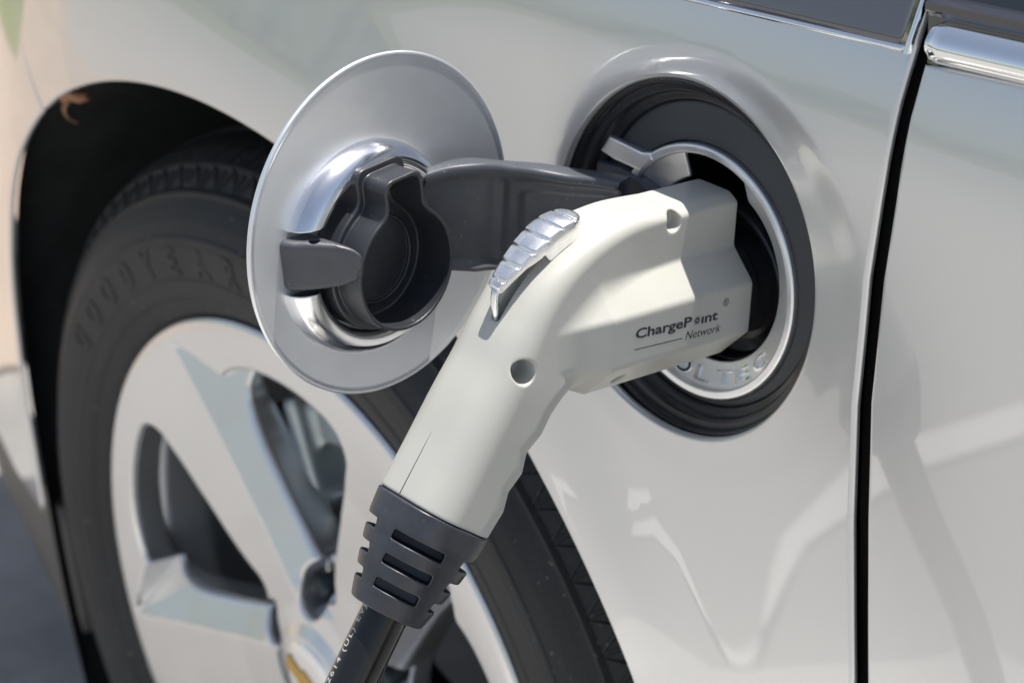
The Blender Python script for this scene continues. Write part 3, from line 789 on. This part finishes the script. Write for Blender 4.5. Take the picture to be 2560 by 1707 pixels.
def plug_f(x, a, s):
    A = 26.7 - np.clip(a - 59, 0, 100) * .44
    barrel = smax(octo(x, s, A), a - 84, 3); 
    hh = handle_f(x, a, s)
    hh = smax(hh, (np.abs(x) - 9) * .56 + (s - 30.8) * .83 - np.maximum(a - 16, 0) * .10, 1.2)
    kk = np.clip((a - 30) / 40, 0, 1) * 3.5 + .8
    d = smin(barrel, hh, kk)
    d = smax(d, -(a + 18.5), .9)
    tt = .552 * a - .834 * s
    d = smax(d, tt - 136.4, .7)
    # screw holes
    d = smax(d, -smax(np.hypot(a - 18.0, s - 25.2) - 4.1, 8 - x, 1), .7)
    d = smax(d, -smax(np.hypot(a - 99.2, s + 19.3) - 5.0, 9 - x, 1), .8)
    xr, sr = (x + (-s - 15.5)) * .7071, None
    d = smax(d, -smax(np.hypot(a - 46.0, (x - (-s - 15.5)) * .7071 + 2) - 3.6, 20 - xr, 1), .6)
    # lever slot in the spine
    oo = .834 * a + .552 * s
    sl = smax(smax(np.abs(x) - 2.3, 74 - oo, 1), np.abs(tt - 41) - 17, 1.5)
    d = smax(d, -sl, .5)
    return d
body = sdf_mesh('plug_body', plug_f, (-31, -22, -108), (31, 150, 40), .62, PF, M['plug'], plug, eps=1.2)
# parting line on the back of the grip
sp = []
for t in np.linspace(135.6, 108, 30):
    o = 81.5
    for _ in range(30):
        P = np.array([[-1.5, .834 * o + .552 * t, .552 * o - .834 * t]]); o -= plug_f(P[:, 0], P[:, 1], P[:, 2])[0] * .6
    sp.append(HT(np.array([[-1.5, o, t]]))[0])
tube('seam_line', sp, list(np.interp(range(30), [0, 20, 29], [.00022, .00014, .00004])), M['seam'], body, seg=6)

# nose of the plug inside the socket
lathe('plug_nose', arc_pts([(25.5, -18), (25.5, -24), (23.5, -25), (23.5, -36)], .8, 3), 60, INL, M['black'], plug)

# lever
LTOP = smooth_curve([(30, 52.0), (35.4, 57.4), (39.5, 60.8), (44.5, 63.0), (51, 64.3), (59.3, 63.9), (68.7, 62.2), (76.8, 60.0), (86, 57.0)], 120)
def lever_f(x, a, s):
    tau = .88 * a - .475 * s; eta = .475 * a + .88 * s
    top = np.interp(tau, LTOP[:, 0], LTOP[:, 1])
    u = tau + .02 * x * x
    ph = (u - 42.5) / 7.6; fr = ph - np.floor(ph); on = np.clip((ph + .1) / .08, 0, 1) * np.clip((5.1 - ph) / .08, 0, 1)
    top = top + on * .45 * (fr - .5) - .70 * np.exp(-(np.minimum(fr, 1 - fr) * 7.6 / .55) ** 2) * on - .026 * x * x
    W_ = np.interp(tau, [36, 44, 58, 66, 74, 80, 84.5], [7.8, 8.0, 8.0, 7.2, 5.6, 4.4, 3.7])
    plan = np.where(tau < 44, np.hypot(tau - 44, x) - 8.0, np.abs(x) - W_)
    plan = smax(plan, tau - 84, 1.2)
    d = smax((eta - top) * .93, plan, 1.5)
    bot = np.interp(tau, [30, 56.5, 60.5, 70, 84], [40, 40, 57.0, 57.2, 53.6])
    skirt = np.interp(eta, [50, 56, 60], [-.9, -.5, 0])        # slimmer foot under the pad
    d = smax(d, plan - skirt, .5)
    return smax(d, (bot - eta) * np.where((tau > 55.5) & (tau < 61.5), .22, .95), .8)
lev = sdf_mesh('thumb_lever', lever_f, (-10, 48, 3), (10, 108, 38), .30, PF, M['trigger'], plug, eps=.8)
tube('lever_prong', PF(np.array([(0, 98.4, 11.5), (0, 99.4, 7), (.2, 99.6, 3), (.3, 98.8, -1), (.2, 98.0, -5)])), [.0019, .0017, .0016, .0013, .0012], M['trigger'], lev, seg=10)

# printed lettering on the flat flank (x = +26.7)
def flank(v, a0, s0, slope=0.0): # v in mm, text x runs towards the car (-a)
    ca, sa = math.cos(slope), math.sin(slope)
    return np.c_[np.full(len(v), 26.745), a0 - (v[:, 0] * ca - v[:, 1] * sa), s0 + v[:, 0] * sa + v[:, 1] * ca]
sl = -math.atan2(2.2, 48.7)
geo = []
v, f = text_geo('ChargeP', 5.9, bold=.17); wl = v[:, 0].max(); kx = 31.5 / wl
v[:, 0] *= kx; geo.append((flank(v, 47.6, -14.7, sl), f))
v, f = text_geo('\u0131nt', 5.9, bold=.17); x0 = v[:, 0].min(); v[:, 0] = (v[:, 0] - x0) * kx + 37.0; geo.append((flank(v, 47.6, -14.7, sl), f))
star = []
for q in range(12):
    t = q * math.pi / 6; r0, r1 = .55, (2.75 if q % 2 == 0 else 2.3); c, s_ = math.cos(t), math.sin(t)
    star.append((np.array([(r0 * c - .3 * s_, r0 * s_ + .3 * c, 0), (r0 * c + .3 * s_, r0 * s_ - .3 * c, 0), (r1 * c, r1 * s_, 0)]) + np.array([34.6, 1.7, 0]), [[0, 1, 2]]))
ring = [(.9 * math.cos(t), .75 * math.sin(t), 0) for t in np.linspace(0, 2 * math.pi, 16, endpoint=False)] + [(.5 * math.cos(t), .5 * math.sin(t), 0) for t in np.linspace(0, 2 * math.pi, 16, endpoint=False)]
star.append((np.array(ring) + np.array([34.6, 1.7, 0]), [[i, (i + 1) % 16, 16 + (i + 1) % 16, 16 + i] for i in range(16)]))
v, f = join_geo(star); geo.append((flank(v, 47.6, -14.7, sl), f))
v, f = text_geo('Network', 5.2, bold=.02, shear=.22); v[:, 0] *= 20.6 / v[:, 0].max(); geo.append((flank(v, 19.6, -21.7, sl), f))
v = np.array([(0, 0, 0), (26.6, 0, 0), (26.6, .42, 0), (0, .42, 0)]); geo.append((flank(v, 47.4, -19.7, sl), [[0, 1, 2, 3]]))
v, f = text_geo('\u00ae', 4.6, bold=.03); v[:, 0] -= v[:, 0].mean(); v[:, 1] -= v[:, 1].mean(); geo.append((flank(v, -3.2, -10.1, sl), f))
v, f = join_geo(geo); mesh('printed_logo', PF(v), f, M['print'], body, smooth=False)

# strain-relief boot
def BO(P):    # (x, q, t): q offset from cable axis
    P = np.asarray(P, float).copy(); q = P[..., 1:2]; t = P[..., 2:3]
    cen = 61.3 - np.clip(t - 137, 0, 100) * .040
    return HT(np.concatenate([P[..., 0:1], cen + q, t], -1))
def boot_f(x, q, t):
    Rr = np.interp(t, [136, 137.2, 146, 156, 166, 176, 181], [22.2, 22.6, 22.4, 21.0, 19.0, 16.8, 15.4])
    pw = np.interp(t, [136, 176], [2.6, 2.1])
    r = (np.abs(x) ** pw + np.abs(q) ** pw) ** (1 / pw)
    d = smax(smax((r - Rr) * .9, 136.7 - t, 1.0), t - 181, 1.2)
    u, v = (x + q) * .7071, (x - q) * .7071
    core = 11.5
    for i, tc in enumerate((150.3, 160.4, 170.4)):
        hw = (11.0, 10.2, 9.2)[i]
        for (U, Vv) in ((u, v), (-u, v), (v, u), (-v, u)):
            tcc = tc
            slot = smax(smax(np.abs(t - tcc) - 2.05, np.abs(Vv) - hw, .8), core - U, 1)
            d = smax(d, -slot, .7)
    return smax(d, -(np.hypot(x, q) - 9.6), .3)
boot = sdf_mesh('strain_relief', boot_f, (-25, -25, 134), (25, 25, 183), .5, BO, M['boot'], plug, eps=1.0)

# cable
cp = [BO(np.array([[0, 0, t]]))[0] for t in np.linspace(170, 250, 12)]
d_ = cp[-1] - cp[-2]; d_ /= np.linalg.norm(d_)
P_ = np.array([cp[-1], cp[-1] + d_ * .10, cp[-1] + d_ * .20 + np.array([0, 0, -.03]), (cp[-1][0] - .01, -.41, .13), (cp[-1][0] + .12, -.44, .020), (cp[-1][0] + .6, -.46, .018), (cp[-1][0] + 2.4, -.40, .018)])
cs = smooth_curve(P_, 70)
cab = tube('cable', np.concatenate([np.array(cp[:-1]), cs]), .0098, M['cable'], plug, seg=40)
v, f = text_geo('E312614 (UL) EVJE', 4.3, bold=.05, spacing=1.25)
v, f = subdiv(v, f, .9)
L_ = v[:, 0].max(); al = math.radians(108)                       # azimuth of the printed line
vv = []
for X, Y, _ in v:
    a_ = al + (Y - 1.5) / 9.85; t = 225.5 - X * (225.5 - 178.5) / L_ * 1.0
    vv.append(BO(np.array([[9.87 * math.cos(a_), 9.87 * math.sin(a_), t]]))[0])
mesh('cable_print', np.array(vv), f, M['wprint'], cab, smooth=False)

# ------------------------------------------------------------------ dry leaf in the arch
def on_arch(tx, r, dy): return np.array([r * math.cos(tx), 0, .33 + r * math.sin(tx)]) + np.array([0, dy, 0])
lv = []; F = []
c0 = np.array([-.187, .004, .650])
spine = smooth_curve([(0, 0, 0), (.008, -.002, .008), (.018, -.003, .0095), (.030, 0, .0105)], 14)
for i, p in enumerate(spine):
    w = .0052 * math.sin(math.pi * (i + .6) / 14.5) ** .7
    for k, u in enumerate((-1, -.4, 0, .4, 1)): lv.append(c0 + p + np.array([-.1 * u * w, -.004 * (1 - u * u) + .003 * math.sin(i), u * w]))
    if i:
        for k in range(4): F.append(((i - 1) * 5 + k, (i - 1) * 5 + k + 1, i * 5 + k + 1, i * 5 + k))
sp2 = smooth_curve([(.002, 0, 0), (0, -.002, -.005), (.004, -.002, -.010), (.009, .001, -.012)], 10); n0 = len(lv)
for i, p in enumerate(sp2):
    w = .0022 * (1 - i / 10) + .0004
    for u in (-1, 1): lv.append(c0 + p + np.array([u * w, 0, 0]))
    if i: F.append((n0 + 2 * i - 2, n0 + 2 * i - 1, n0 + 2 * i + 1, n0 + 2 * i))
leaf = mesh('dry_leaf', np.array(lv), F, M['leaf'], org=tuple(c0))
tag(leaf, 'curled brown dry leaf caught at the top of the dark wheel arch', 'leaf')
md_ = leaf.modifiers.new('thickness', 'SOLIDIFY'); md_.thickness = .0006
